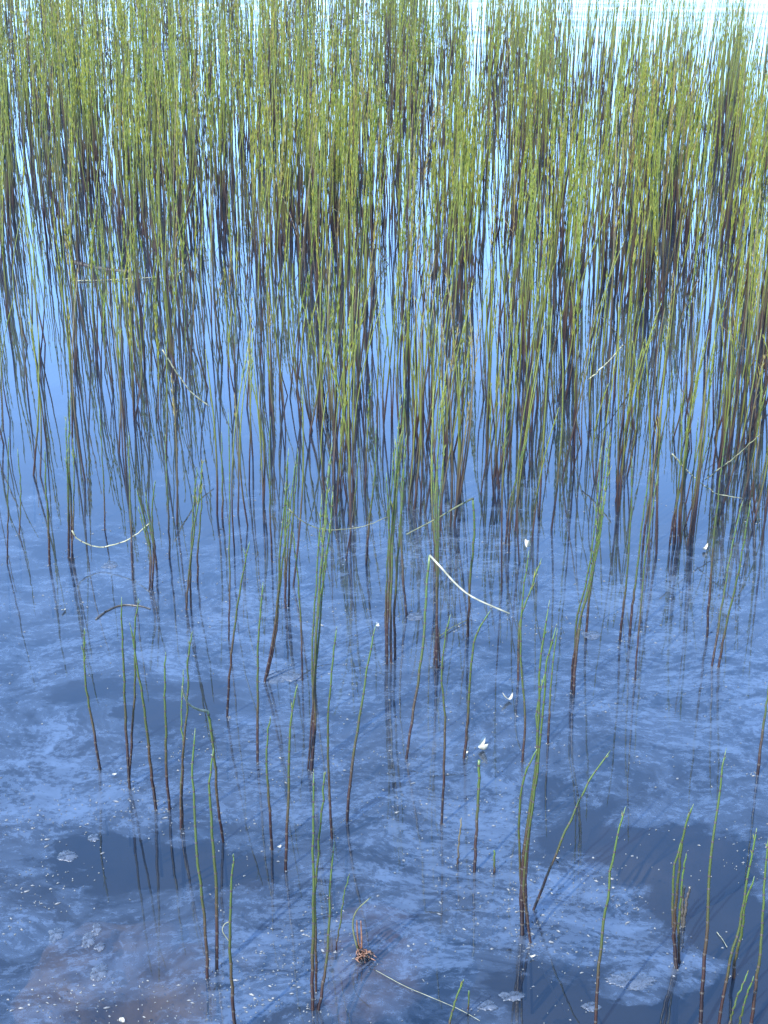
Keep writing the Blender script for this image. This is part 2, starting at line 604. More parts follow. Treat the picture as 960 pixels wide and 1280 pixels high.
def horsetail(path3, label, group=None, r0=0.0026, r1=0.0011, bushy=0.0, fold=None, fold_mat=None, seed=None, rings=18,
              collars=True, fold_r=.0012, name='horsetail', cat='horsetail stem', sm=None, wid=0.00055, tipcut=False):
    B = path3[0].copy()
    B.z = 0.0
    root = empty(name, B)
    tag(root, label, cat, group)
    seed = random.random() if seed is None else seed
    pts = [p - B for p in path3]
    pts = smooth_path(pts, rings)
    # the slight jog at every joint
    for i in range(2, rings - 1):
        pts[i] = pts[i] + Vector((random.gauss(0, 1), random.gauss(0, 1), 0)) * (0.0006 if collars else 0.0003)
    # below the water to the bed
    d0 = (pts[1] - pts[0]).normalized()
    foot = pts[0] - Vector((d0.x * 0.4, d0.y * 0.4, max(d0.z, .8))) * 0.14
    path = [foot] + pts
    H = max(p.z for p in pts) or 0.1
    al = [0.0] + [i / (rings - 1) * 0.95 + 0.02 for i in range(rings)]
    tip = r0 * 0.8 if tipcut else r1
    r0 *= random.uniform(0.8, 1.1)
    rad = [r0] + [r0 + (tip - r0) * (i / (rings - 1)) ** 1.3 for i in range(rings)]
    if not tipcut:
        rad[-1] *= 0.3
    m = Mesh()
    m.tube(path, rad, 7, al, seed)
    m.build('stem', sm or M_STEM, root)
    if collars:
        c = Mesh()
        sheaths(c, pts, rad[1:], 0.024)
        if c.v:
            tag(c.build('node_sheath', M_SHEATH, root), kind='stuff')
    if bushy > 0:
        b = Mesh()
        whorls(b, pts, rad[1:], 1.0 - 0.6 * min(1, bushy), 0.99, 0.018, 0.020 + 0.022 * bushy, 1.2 + 3.4 * bushy, wid, seed=seed)
        tag(b.build('branchlet', M_NEEDLE, root), kind='stuff')
    if fold:
        fp = smooth_path([pts[-1]] + [p - B for p in fold], 16)
        fm = Mesh()
        fm.tube(fp, [tip + (fold_r - tip) * i / 15 for i in range(16)], 6, None, seed)
        tag(fm.build('folded_top', fold_mat or M_PALE, root), 'dead folded-over top of the broken stem')
    return root


def from_photo(pts, label, lean=None, fold=None, fold_ground=True, **kw):
    b = ground(*pts[0])
    k = random.uniform(-0.10, 0.14) if lean is None else lean
    P = [b] + [at_depth(x, y, b.y, k) for (x, y) in pts[1:]]
    F3 = None
    if fold:
        y0 = P[-1].y
        if fold_ground:
            e = ground(*fold[-1], 0.004)
            F3 = [at_depth(x, y, y0 + (e.y - y0) * (i + 1) / len(fold)) for i, (x, y) in enumerate(fold)]
        else:
            F3 = [at_depth(x, y, y0 - 0.02 * (i + 1)) for i, (x, y) in enumerate(fold)]
    kw.setdefault('seed', random.uniform(0.1, 0.85))
    kw.setdefault('group', 'single horsetail stems standing in the open water')
    return horsetail(P, label, fold=F3, **kw)


# every near stem: points from the water up, as they stand
NEAR = [
 ([(125,962),(119,925),(112,885),(107,850),(105,820),(106,785)], 'short leaning stem with a bushy green top, first near stem at the clear streak', dict(bushy=.45)),
 ([(162,985),(157,900),(154,820),(152,746)], 'straight bare stem crossing at its foot with the stem that forks at the tip', dict()),
 ([(161,978),(165,915),(169,850),(168,800),(173,748)], 'stem with a bushy tip leaning in to meet the straight bare stem at the water', dict(bushy=.25)),
 ([(195,1012),(190,970),(184,920),(178,870),(170,825),(162,778)], 'stem bowing outward from behind the crossed pair', dict(bushy=.15)),
 ([(212,1012),(208,950),(207,900),(206,850),(207,815)], 'lone upright stem between the bowed stem and the close twin stems', dict()),
 ([(226,1036),(226,990),(229,935),(227,895),(229,836)], 'thinner shorter one of the close twin stems behind the broken white-tipped stem', dict(r0=.0021)),
 ([(228,1030),(228,960),(234,880),(235,830),(240,790)], 'taller one of the close twin stems behind the broken white-tipped stem', dict(bushy=.2)),
 ([(279,1052),(273,1010),(267,940),(263,905),(259,889)], 'broken stem whose whitish top is folded over sideways like a hook', dict(fold=[(248,887),(236,880),(230,868),(228,858)], fold_ground=False, tipcut=True)),
 ([(259,1222),(258,1190),(254,1130),(247,1070),(242,1000),(241,955),(244,910)], 'long brown-footed stem, outer one of the tall near pair by the green algae', dict(r0=.0026)),
 ([(271,1212),(271,1150),(270,1100),(266,1050),(262,1000),(263,965),(267,935)], 'long stem with pale yellow foot, inner one of the tall near pair', dict(r0=.0027, seed=.6)),
 ([(295,1295),(291,1255),(289,1210),(288,1150),(289,1105),(292,1067)], 'near stem with small green whorls and a pale curl of debris round it', dict(bushy=.22, r0=.0025)),
 ([(284,896),(287,840),(292,795),(300,740),(306,705),(312,677)], 'stem with feathery tip leaning over a drift of film, bare brown lower half', dict(bushy=.3)),
 ([(322,952),(322,890),(322,830),(325,775),(329,726)], 'very straight single stem green above and dark below, clear of its neighbours', dict()),
 ([(331,852),(341,800),(348,740),(350,690),(356,630),(361,560)], 'tall stem slanting down to the edge of the lens-shaped scum patch', dict(bushy=.3)),
 ([(357,760),(356,700),(357,640),(360,575)], 'stem of the tight pair behind the lens-shaped scum patch, greener one', dict(bushy=.5)),
 ([(361,757),(362,700),(368,630),(372,560)], 'stem of the tight pair behind the lens-shaped scum patch, redder one', dict(bushy=.2, seed=.2)),
 ([(378,850),(377,800),(374,745),(370,700),(366,665)], 'thin crooked stem ending near the lens-shaped scum patch', dict(r0=.0018)),
 ([(389,962),(393,900),(393,850),(396,780),(401,710),(407,650),(411,575)], 'tallest thick stem in the middle, foot in pale film, brushy top', dict(bushy=.55, r0=.0029)),
 ([(393,850),(394,810),(399,740),(405,660),(416,545)], 'twin standing right behind the tallest thick middle stem', dict(bushy=.5)),
 ([(415,1048),(412,1000),(410,930),(411,880),(415,830),(421,783)], 'reddish-footed stem with short bare green tip next to the tallest thick stem', dict()),
 ([(340,1062),(337,1010),(334,970),(334,930),(338,895)], 'stout low stem with dark foot standing before the very straight stem', dict(r0=.0028)),
 ([(357,1088),(359,1030),(361,980),(362,930),(365,890),(372,855)], 'stem with feathery green crown and dark slim foot beside a stout low stem', dict(bushy=.45)),
 ([(434,1026),(436,990),(444,930),(452,880),(460,830),(470,780)], 'stem leaning away with a round cream petal near its tip', dict(bushy=.12)),
 ([(391,1262),(391,1190),(393,1120),(391,1050),(392,962)], 'left stalk of the fused pair near the root tuft, straight and yellowish', dict(r0=.0025, seed=.65)),
 ([(395,1240),(395,1180),(394,1120),(398,1065),(403,1005),(405,965)], 'second stalk of the fused pair near the root tuft, parting at the top', dict(r0=.0022, bushy=.1)),
 ([(398,1262),(403,1235),(408,1200),(412,1150),(413,1100),(418,1052)], 'bowed stem with pale foot beside the fused pair', dict(r0=.0022)),
 ([(420,1188),(424,1160),(430,1120),(437,1092)], 'short hair-thin stem between the bowed stem and the root tuft', dict(r0=.0013, r1=.0008)),
 ([(489,828),(488,770),(490,710),(492,640),(497,560),(500,490)], 'stout stem with long brushy crown, centre of the middle clump', dict(bushy=.7, r0=.0030)),
 ([(484,830),(485,760),(487,700),(485,640),(483,590)], 'shorter brown stem hugging the stout middle clump', dict(bushy=.1, seed=.2)),
 ([(494,822),(493,760),(498,690),(503,620),(506,560)], 'slim green stem on the far side of the stout middle clump', dict(bushy=.4)),
 ([(508,768),(504,720),(501,660),(503,600),(509,540)], 'red-footed stem just behind the stout middle clump', dict(bushy=.3, seed=.15)),
 ([(508,948),(516,895),(524,840),(530,790),(533,745),(537,694)], 'snapped stem whose long white top slants down to the water', dict(fold=[(552,710),(570,730),(592,747),(637,767)], fold_ground=False, tipcut=True, fold_mat=M_WHITE, fold_r=.0015)),
 ([(546,835),(546,770),(547,700),(546,630),(548,560),(551,500)], 'thick upright stem passing behind the slanting white stalk', dict(bushy=.55, r0=.003)),
 ([(552,1030),(555,970),(556,900),(552,850),(555,805),(563,768)], 'gently S-curved single stem with a plain green tip', dict()),
 ([(580,947),(584,915),(586,880),(588,840),(594,800),(601,782),(613,763)], 'stem with its tip hooked over, foot beside a tiny white petal', dict()),
 ([(585,795),(586,755),(589,710),(593,660),(591,623)], 'kinked stem with a long dark top folded down across its neighbours', dict(fold=[(570,634),(550,646),(508,668)], fold_ground=False, fold_mat=M_OLIVE, tipcut=True)),
 ([(593,1090),(596,1030),(598,985),(599,950)], 'cut-off bare stem standing right under the largest white petal', dict(tipcut=True, seed=.3)),
 ([(572,1080),(573,1060),(577,1022)], 'stubby grey stem before the cut-off stem', dict(r0=.0018, seed=.95)),
 ([(618,1090),(618,1063)], 'tiny green stub alone between the cut-off stem and the tall right clump', dict(r0=.0018, seed=.7, tipcut=True, collars=False)),
 ([(653,952),(656,910),(656,880),(652,830),(651,780),(656,725),(661,688)], 'stem carrying a pale petal caught on its tip', dict(bushy=.15)),
 ([(648,850),(648,800),(652,770),(664,735),(677,698)], 'feathery green stem splaying beside the petal-tipped stem', dict(bushy=.5)),
 ([(653,1168),(653,1100),(658,1050),(664,1000),(671,950),(674,890),(675,830),(687,750)], 'tallest stem of the near clump with a thick brown lower half', dict(r0=.0030, bushy=.2)),
 ([(663,1178),(658,1140),(655,1105),(660,1050),(667,1000),(673,950),(680,870),(684,830),(696,780)], 'stem twisting across the tallest one of the near clump to a curved foot', dict(r0=.0026, bushy=.12)),
 ([(652,1162),(651,1110),(650,1080),(649,1030),(651,990),(660,960),(672,935)], 'dark bowed stem on the outer side of the near clump, shortest of it', dict(r0=.0022)),
 ([(685,930),(686,900),(687,880),(690,840),(697,785)], 'purplish slim stem standing just behind the near clump', dict(r0=.0022, seed=.1)),
 ([(667,1137),(680,1105),(700,1055),(720,1010),(740,970),(763,938)], 'strongly slanting stem leaning out of the broad scum sheet', dict(bushy=.15, r0=.0022)),
 ([(717,868),(719,835),(725,780),(735,735),(748,660),(760,540)], 'long leaning stem with brushy top, front one of the leaning bunch', dict(bushy=.6, r0=.0028)),
 ([(733,790),(737,745),(745,690),(757,610),(764,540)], 'second stem of the leaning bunch standing close behind its front one', dict(bushy=.6)),
 ([(775,800),(779,760),(784,715),(789,640),(790,570)], 'slim red stem behind the leaning bunch', dict(seed=.15)),
 ([(787,795),(791,755),(796,715),(803,650),(813,580)], 'dark slanting stem between the slim red stem and the long thin stem', dict(seed=.3)),
 ([(794,850),(796,815),(801,760),(805,710),(815,640),(823,590)], 'long thin stem whose foot stands lowest among the sparse slanting ones', dict(r0=.0022, bushy=.15)),
 ([(884,796),(887,745),(890,700),(896,640),(901,590),(911,520)], 'reddish upright stem passing behind the elbow of the pale dead stalk', dict(seed=.2, bushy=.2)),
 ([(890,832),(898,785),(907,730),(918,670),(929,625)], 'green member of the parallel pair, nearer its neighbour the reddish stem', dict(bushy=.1)),
 ([(898,834),(906,790),(920,730),(930,680),(938,625)], 'green member of the parallel pair, farther from the reddish stem', dict(bushy=.1)),
 ([(947,968),(950,940),(955,900),(960,865),(968,790)], 'reddish stem at the picture edge standing alone above dark water', dict(seed=.2, r0=.0027)),
 ([(744,1292),(747,1230),(752,1175),(758,1130),(764,1085),(772,1045),(782,1008)], 'single stem with small green whorls crossing the end of the broad scum sheet', dict(bushy=.25, r0=.0026)),
 ([(846,1210),(843,1165),(847,1110),(850,1070),(856,1035),(867,1005)], 'tallest stem of the low tuft with two brown stubs beside it', dict(bushy=.15, r0=.0024)),
 ([(844,1206),(842,1160),(841,1130),(842,1090),(852,1050),(861,1015)], 'paler stem clasping the tallest one of the low tuft', dict(bushy=.1, r0=.0022)),
 ([(849,1203),(848,1165),(850,1130),(853,1095),(858,1066)], 'shortest green stem of the low tuft', dict(r0=.0020)),
 ([(853,1156),(853,1135),(855,1107)], 'upright brown stub beside the low tuft', dict(r0=.0024, tipcut=True, sm=M_DARKSTICK)),
 ([(854,1158),(857,1135),(862,1108)], 'slanting brown stub beside the low tuft', dict(r0=.0024, tipcut=True, sm=M_DARKSTICK)),
 ([(875,1295),(879,1220),(884,1165),(886,1110),(890,1060),(898,1000),(908,935)], 'tallest stem over the dark clear water with a few white whisker branches', dict(bushy=.12, r0=.0027)),
 ([(896,1296),(905,1240),(915,1190),(926,1150),(933,1105),(938,1080),(946,1035)], 'leaning green stem crossed by a shorter one by the dark clear water', dict(bushy=.3, r0=.0025)),
 ([(917,1222),(919,1200),(927,1165),(932,1130),(943,1095)], 'shorter stem crossing behind the leaning green stem', dict(bushy=.15)),
 ([(937,1294),(945,1230),(952,1170),(956,1100),(961,1045)], 'outermost upright stem with dark reddish foot at the corner', dict(bushy=.15, r0=.0027)),
 ([(907,1292),(914,1272),(922,1245),(935,1215)], 'short bright green shoot at the corner, paler one of two', dict(seed=.7, bushy=.05, r0=.0018)),
 ([(918,1300),(925,1278),(931,1252),(942,1220)], 'short bright green shoot at the corner with a darkened tip', dict(seed=.7, r0=.002)),
 ([(560,1290),(564,1270),(570,1248),(580,1224)], 'small bright green sprig cut by the bottom edge near the white thread', dict(seed=.75, bushy=.3, r0=.0016)),
 ([(585,1262),(586,1250),(586,1238)], 'tiniest green sprout beside the small bright sprig', dict(seed=.75, r0=.0012, collars=False)),
 # middle distance, still single
 ([(9,705),(10,650),(10,600),(11,545)], 'lone thin stem outermost beside the thick twin stem with the dead loop', dict(r0=.0022)),
 ([(24,668),(26,620),(22,560)], 'thin dark stem next to the outermost lone one', dict(r0=.002)),
 ([(62,705),(60,650),(57,600),(56,560)], 'slim green stem before the thick twin with the dead loop', dict(bushy=.2)),
 ([(86,697),(86,640),(84,580),(82,520)], 'thick pale green twin stem with the U-shaped dead loop at its foot', dict(r0=.0036, bushy=.4)),
 ([(90,690),(89,630),(86,570),(88,490)], 'darker stem pressed against the thick pale twin stem', dict(bushy=.4)),
 ([(131,662),(130,610),(127,560),(124,510)], 'thin stem standing inside the span of the U-shaped dead loop', dict(r0=.002)),
 ([(166,725),(164,660),(162,600),(161,540)], 'dark bare stem crossing the end of the U-shaped dead loop', dict(seed=.25)),
 ([(190,735),(192,690),(187,655),(181,615)], 'stem at the ragged bunch where the dead loop ends', dict(bushy=.2)),
 ([(196,712),(193,680),(190,640),(194,600)], 'greenish stem at the ragged bunch where the dead loop ends', dict(bushy=.4)),
 ([(212,698),(211,650),(208,590),(206,540)], 'upright stem between the ragged bunch and the brushy slanted stem', dict()),
 ([(233,762),(236,720),(243,660),(249,620),(254,575)], 'slanted stem with a brushy yellow-green top by a tall hair-thin stem', dict(bushy=.6)),
 ([(247,728),(247,690),(251,640),(252,580)], 'stem close behind the brushy slanted stem', dict(bushy=.3)),
 ([(286,800),(287,740),(287,680),(287,600),(285,510)], 'tall hair-thin dark stem without a brush', dict(r0=.002, seed=.3)),
 ([(278,648),(278,600),(277,540)], 'slim stem behind the tall hair-thin dark stem', dict()),
 ([(340,702),(338,650),(337,590),(338,520)], 'dark straight stem with a kinked reflection beside the tight pair', dict(seed=.2)),
 ([(458,705),(462,650),(469,590),(470,530)], 'slender stem between the tall middle stem and the stout clump', dict()),
 ([(433,700),(440,650),(446,600),(449,560)], 'thin curving stem with the dead stalk passing before it', dict(r0=.0019)),
 ([(636,690),(638,650),(645,600),(655,555)], 'red-footed stem by the hazy film behind the petal-tipped stem', dict(seed=.2)),
 ([(632,680),(637,630),(648,590),(660,545)], 'slanting dark stem meeting the red-footed stem at the water', dict(seed=.3)),
 ([(842,680),(845,640),(850,590),(853,520)], 'reddish bundle stem beneath the start of the pale dead stalk', dict(seed=.15, bushy=.5)),
 ([(862,668),(867,630),(873,580),(880,520)], 'short-footed stem under the middle of the pale dead stalk', dict(bushy=.5)),
 ([(803,690),(808,645),(818,590),(830,540)], 'bent green stem with a thin side shoot before the dense stand', dict(bushy=.4)),
]
for pts, label, kw in NEAR:
    from_photo(pts, label, **kw)
    b = ground(*pts[0])
    CLEAR.append((b.x, b.y))
N_NEAR = len(NEAR)
# slimmer stems crowded against the thick ones
BUNCH = [(17, 3, 'the tallest thick middle stem'), (27, 3, 'the stout middle clump stem with the long crown'), (32, 2, 'the thick upright stem behind the slanting white stalk'),
         (46, 2, 'the front one of the leaning bunch'), (41, 1, 'the tallest stem of the near clump'), (13, 1, 'the slanting stem at the lens-shaped scum'),
         (72, 2, 'the thick pale twin stem with the dead loop'), (76, 2, 'the ragged bunch where the dead loop ends'),
         (79, 1, 'the slanted stem with the brushy yellow-green top'), (88, 3, 'the reddish bundle stem'), (89, 2, 'the short-footed stem under the pale stalk'),
         (14, 1, 'the greener stem of the tight pair')]
for idx, cnt_, what in BUNCH:
    for c_ in range(cnt_):
        pts = NEAR[idx][0]
        dx, dy = random.uniform(-7, 7), random.uniform(-14, 4)
        tx, cut = random.uniform(-10, 10), random.uniform(0.0, 0.25)
        q = []
        n_ = len(pts)
        for i_, (x_, y_) in enumerate(pts):
            f_ = i_ / (n_ - 1)
            q.append((x_ + dx * (1 - f_) + tx * f_ + random.uniform(-1.5, 1.5), y_ + dy + (pts[0][1] - y_) * cut * f_))
        N_NEAR += 1
        from_photo(q, ('slimmer stem crowded against ' if cnt_ == 1 else 'slimmer stems crowded against ').replace('stems', 'stem') + what,
                   group='slim stems against ' + what, r0=.0021, bushy=random.uniform(.25, .6))

# ------------------------------------------------------------------ the stand: clumps of stems, thickening away from the shore
FRONT = [(-200, 370), (0, 400), (60, 430), (110, 390), (150, 380), (200, 390), (250, 420), (290, 440), (340, 470), (420, 490), (500, 510),
         (560, 490), (640, 480), (700, 475), (760, 505), (850, 530), (900, 515), (960, 500), (1160, 480)]
GAPS = [(30, 6), (137, 9), (252, 8), (408, 5), (540, 8), (592, 6), (735, 6), (882, 16)]


def front_y(px):
    for (a, ya), (b, yb) in zip(FRONT, FRONT[1:]):
        if a <= px <= b:
            return ya + (yb - ya) * (px - a) / (b - a)
    return 550


STEMS = []      # (base, tip vector, bow, r0, seed, bushy)
rng = random.Random(21)


def add_stem(x, y, h, bushy, seed, lean=0.035, r0=0.0025):
    d = Vector((rng.gauss(0, lean) * h * 2 + 0.02 * h, rng.gauss(0, lean) * h * 2, h))
    bow = Vector((rng.gauss(0, 0.012), rng.gauss(0, 0.012), 0))
    STEMS.append((Vector((x, y, 0)), d, bow, r0, seed, bushy))


n_clump = 0
tries = 0
while n_clump < 760 and tries < 9000:
    tries += 1
    y = 3.2 + (18.0 - 3.2) * rng.random() ** 1.1
    half = 0.29 * y + 0.25
    x = rng.uniform(-half, half)
    px, py = project(x, y)
    fy = front_y(px)
    if py > fy + rng.gauss(0, 10):
        continue
    if py > fy - 130 and rng.random() > 0.15 + 0.6 * (fy - py) / 130:      # the edge of the stand is loose
        continue
    far_lim = 17.5 if px < 560 else 15.0 - 4.5 * (px - 560) / 400
    if y > far_lim + rng.uniform(-.8, .8):
        continue
    if mnoise.noise(Vector((x * 2.6, y * 1.2, 9.0))) < -0.25 and rng.random() < 0.5:
        continue
    if any(abs(px - g) < w for g, w in GAPS) and rng.random() < 0.8:
        continue
    n_clump += 1
    h0 = rng.uniform(0.50, 0.80)
    bush = rng.uniform(0.4, 1.0) * (0.45 if px > 640 and y > 7.5 else 1)
    cs = rng.random()
    for k in range(rng.randint(3, 8)):
        s = max(0.0, min(1.0, cs * 0.6 + rng.random() * 0.4))
        if rng.random() < 0.10:
            s = rng.uniform(0.9, 1.0)
        add_stem(x + rng.gauss(0, 0.04), y + rng.gauss(0, 0.08), h0 * rng.uniform(0.75, 1.12), bush * rng.uniform(0.4, 1.1), s, 0.014, rng.uniform(.0024, .0033))
# single stems between and before the clumps
for k in range(2300):
    y = 2.9 + (14.5 - 2.9) * rng.random()
    half = 0.28 * y + 0.2
    x = rng.uniform(-half, half)
    px, py = project(x, y)
    if py > front_y(px) + abs(rng.gauss(0, 45)):
        continue
    if px > 560 and y > 13.0 - 3.0 * (px - 560) / 400:
        continue
    if mnoise.noise(Vector((x * 3.0, y * 1.0, 2.0))) < -0.15 and rng.random() < 0.7:
        continue
    if any(abs(px - g) < w for g, w in GAPS) and rng.random() < 0.6:
        continue
    add_stem(x, y, rng.uniform(0.40, 0.80), rng.uniform(0, 0.8) * (0.35 if px > 620 and y > 7.5 else 1), rng.random(), 0.018, rng.uniform(.0019, .0029))

# thinning out towards the shore
k = 0
while k < 190:
    px = rng.uniform(-10, 970)
    py = front_y(px) + 10 + abs(rng.gauss(0, 95))
    if py > 760 or any(abs(px - g) < 7 and py < 600 for g in (60, 137, 252, 592)):
        continue
    p = ground(px, py)
    if any((p.x - cx) ** 2 + (p.y - cy) ** 2 < 0.0012 for cx, cy in CLEAR):
        continue
    k += 1
    for q in range(rng.choice((1, 1, 2, 3))):
        add_stem(p.x + rng.gauss(0, .015), p.y + rng.gauss(0, .03), rng.uniform(0.26, 0.58), rng.uniform(0.0, 0.75), rng.random(), 0.022, rng.uniform(.0018, .0027))
# fallen and slanting dead ones
for k in range(40):
    y = rng.uniform(3.6, 9)
    x = rng.uniform(-.28 * y, .28 * y)
    if project(x, y)[1] > front_y(project(x, y)[0]):
        continue
    add_stem(x, y, rng.uniform(.18, .38), 0, 0.97, 0.22, .0018)

STEMS.sort(key=lambda s: s[0].y)


def in_view(s):
    px, py = project(s[0].x, s[0].y)
    return -20 < px < 980 and py < 1280


def stem_path(s, n):
    b, d, bow, r0, seed, bushy = s
    out = []
    for i in range(n):
        t = i / (n - 1)
        out.append(d * t + bow * math.sin(t * math.pi) * 1.0 + Vector((d.x, d.y, 0)) * (t * t * 0.4))
    return out


LANDMARKS = [(60, 'the outermost lone stem'), (135, 'the U-shaped dead loop'), (225, 'the ragged bunch of stems'), (310, 'the tall hair-thin dark stem'),
             (385, 'the tight pair of stems'), (450, 'the tallest middle stem'), (530, 'the stout middle clump'), (610, 'the kinked stem'),
             (700, 'the petal-tipped stem'), (790, 'the leaning bunch'), (865, 'the pale curved stalk'), (2000, 'the straight pale stalk')]


def zone(px, py, h, seed, bushy):
    mark = next(t for lim, t in LANDMARKS if px < lim)
    look = 'dry brown stem' if seed > 0.88 else 'stem with feathery green top' if bushy > 0.3 else 'thin bare-topped stem'
    look = ('short ' if h < 0.42 else 'tall ' if h > 0.62 else 'middling ') + look
    where = 'standing clear, close behind ' if py > front_y(px) + 35 else 'at the stand front, behind ' if py > front_y(px) - 40 else 'inside the stand, well behind '
    return look + ' ' + where + mark, look + ' ' + where + mark


single = 0
mass, massn = Mesh(), Mesh()
for s in STEMS:
    b, d, bow, r0, seed, bushy = s
    if single < 300 - N_NEAR and in_view(s):
        single += 1
        px, py = project(b.x, b.y)
        lab, grp = zone(px, py, d.z, seed, bushy)
        P = [b + p for p in stem_path(s, 6)]
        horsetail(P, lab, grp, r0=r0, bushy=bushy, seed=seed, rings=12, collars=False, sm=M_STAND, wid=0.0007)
        continue
    p = stem_path(s, 8)
    far = b.y > 6.5
    path = [b + q for q in p]
    path.insert(0, b - Vector((0, 0, 0.15)))
    rad = [r0] + [r0 + (0.0010 - r0) * (i / 7) ** 1.3 for i in range(8)]
    mass.tube(path, rad, 4 if far else 5, [0] + [i / 7 * .95 + .02 for i in range(8)], seed, False)
    whorls(massn, path[1:], rad[1:], 1.0 - 0.62 * min(1, bushy + .2), 0.99, 0.024 if not far else 0.032, 0.02 + 0.026 * bushy,
           2.0 + 7.5 * bushy, 0.0007 if not far else 0.0011, 0.24, seed)
stand = empty('horsetail_stand', (0, 7, 0))
stand.location = (0, 0, 0)
tag(stand, 'dense stand of tall yellow-green horsetails filling the back of the view', 'horsetails', kind='stuff')
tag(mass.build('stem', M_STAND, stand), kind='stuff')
tag(massn.build('branchlet', M_NEEDLE, stand), kind='stuff')

# ------------------------------------------------------------------ dead stalks lying on and hanging over the water
def stalk(pts, label, m, r0=0.0018, r1=0.0011, z0=0.004, mode='ground', y0=None, name='dead_stalk'):
    if mode == 'ground':
        P = [ground(x, y, z0) for x, y in pts]
    else:
        P = [at_depth(x, y, y0 + 0.0 * i) for i, (x, y) in enumerate(pts)]
    B = P[0].copy()
    path = smooth_path([p - B for p in P], 22)
    kr = random.Random(len(label) * 7 + 3)
    for i in range(3, 20):
        path[i] = path[i] + Vector((kr.gauss(0, 1), kr.gauss(0, .3), kr.gauss(0, 1) if mode != 'ground' else 0)) * r0 * .35
    me = Mesh()
    rad = [(r0 + (r1 - r0) * i / 21) * kr.uniform(.58, .85) for i in range(22)]
    me.tube(path, rad, 6)
    o = me.build(name, m)
    o.location = B
    if r0 > .001:
        c = Mesh()
        L = 0.0
        for i in range(2, 21, 3):
            d = (path[i + 1] - path[i - 1]).normalized()
            c.tube([path[i] - d * .0015, path[i], path[i] + d * .0015], [rad[i] * 1.02, rad[i] * 1.2, rad[i] * 1.02], 6, None, .3, False)
        tag(c.build('node_sheath', M_SHEATH, o), kind='stuff')
    tag(o, label, 'dead stalk', 'dead horsetail stalks')
    return o


yl = ground(88, 697).y
stalk([(90, 663), (97, 674), (110, 681), (128, 684), (150, 679), (170, 668), (187, 654)], 'pale dead stalk hanging in a U between the thick twin stem and a ragged bunch', M_PALE, .0026, .002, mode='plane', y0=yl - .012)
stalk([(361, 636), (378, 652), (400, 661), (430, 662), (460, 656), (484, 646)], 'thin olive dead stalk sagging across the water behind the tallest middle stem', M_OLIVE, mode='plane', y0=ground(360, 756).y + .03)
stalk([(840, 567), (852, 580), (868, 597), (885, 610), (900, 618), (928, 623)], 'pale curved dead stalk dropping to the foot of the reddish upright stem', M_PALE, .0024, .0016, mode='plane', y0=ground(850, 660).y)
stalk([(881, 600), (898, 587), (920, 570), (950, 543)], 'straight pale dead stalk rising from the curved one to the picture edge', M_OLIVE, .0022, .0018, mode='plane', y0=ground(850, 655).y)
stalk([(203, 437), (218, 462), (234, 484), (248, 498), (262, 508)], 'pale dead stalk slanting down among the first clumps above open blue water', M_PALE, .0028, .0022, mode='plane', y0=ground(240, 560).y)
stalk([(548, 796), (566, 784), (584, 775)], 'short green stalk floating between two single stems', M_OLIVE)
stalk([(91, 351), (130, 350), (170, 348), (215, 345)], 'straight pale stick lying on the water between the dark feet of the clumps', M_PALE, .003, .002)
stalk([(216, 345), (226, 340), (232, 330), (236, 318)], 'pale bent twig curling up beside the straight pale stick', M_PALE, .0026, .002, mode='plane', y0=ground(216, 345).y)
stalk([(93, 328), (110, 332), (130, 336), (165, 340)], 'thick dark stick floating behind the straight pale stick', M_DARKSTICK, .012, .007, .0)
stalk([(120, 774), (130, 766), (145, 758), (160, 756), (178, 758), (188, 761)], 'dark curved dead leaf half sunk behind the straight bare stem', M_DARKSTICK, .0034, .0014, .001)
stalk([(735, 475), (752, 460), (766, 446), (779, 431)], 'short pale snapped stick leaning among the clumps behind the leaning bunch', M_PALE, .003, .0022, mode='plane', y0=ground(735, 545).y)
stalk([(470, 1213), (505, 1232), (540, 1247), (575, 1262), (600, 1276)], 'long fine white thread drifting from the root tuft', M_PALE, .0006, .0005, .002)
stalk([(668, 1190), (680, 1215), (697, 1250), (715, 1282)], 'thin dark sunken stalk beyond the foot of the near clump', M_DARKSTICK, .0017, .0015, -.012)
stalk([(896, 1165), (903, 1174), (909, 1184)], 'tiny white straw afloat beside the tallest stem over dark water', M_PALE, .0008, .0006, .002)

# ------------------------------------------------------------------ the torn root tuft
bt = ground(455, 1197)
root = empty('root_tuft', bt)
tag(root, 'torn-up tuft of orange roots with two curled shoots on the pinkish stone', 'root tuft')
rr = random.Random(5)
mound = Mesh()
for k in range(26):
    a, L = rr.uniform(0, 6.28), rr.uniform(.004, .013)
    mound.needle(Vector((rr.gauss(0, .004), rr.gauss(0, .003), 0.001)), Vector((math.cos(a) * L, math.sin(a) * L, rr.uniform(.001, .009))), .0011)
tag(mound.build('rootlet', M_DARKSTICK, root), kind='stuff')
for k in range(20):
    a = rr.uniform(0, 2 * math.pi)
    L = rr.uniform(0.005, 0.014)
    p0 = Vector((rr.gauss(0, .005), rr.gauss(0, .004), rr.uniform(.002, .008)))
    kn = p0 + Vector((math.cos(a) * L, math.sin(a) * L, rr.uniform(0.000, 0.007)))
    a2 = a + rr.uniform(-1.6, 1.6)
    e = kn + Vector((math.cos(a2) * L * .8, math.sin(a2) * L * .8, -rr.uniform(0.001, 0.006)))
    m = Mesh()
    m.tube(smooth_path([p0, kn, e], 7), [.0010, .0012, .0012, .0012, .0010, .0009, .0005], 5)
    m.build('root', M_ROOT, root)
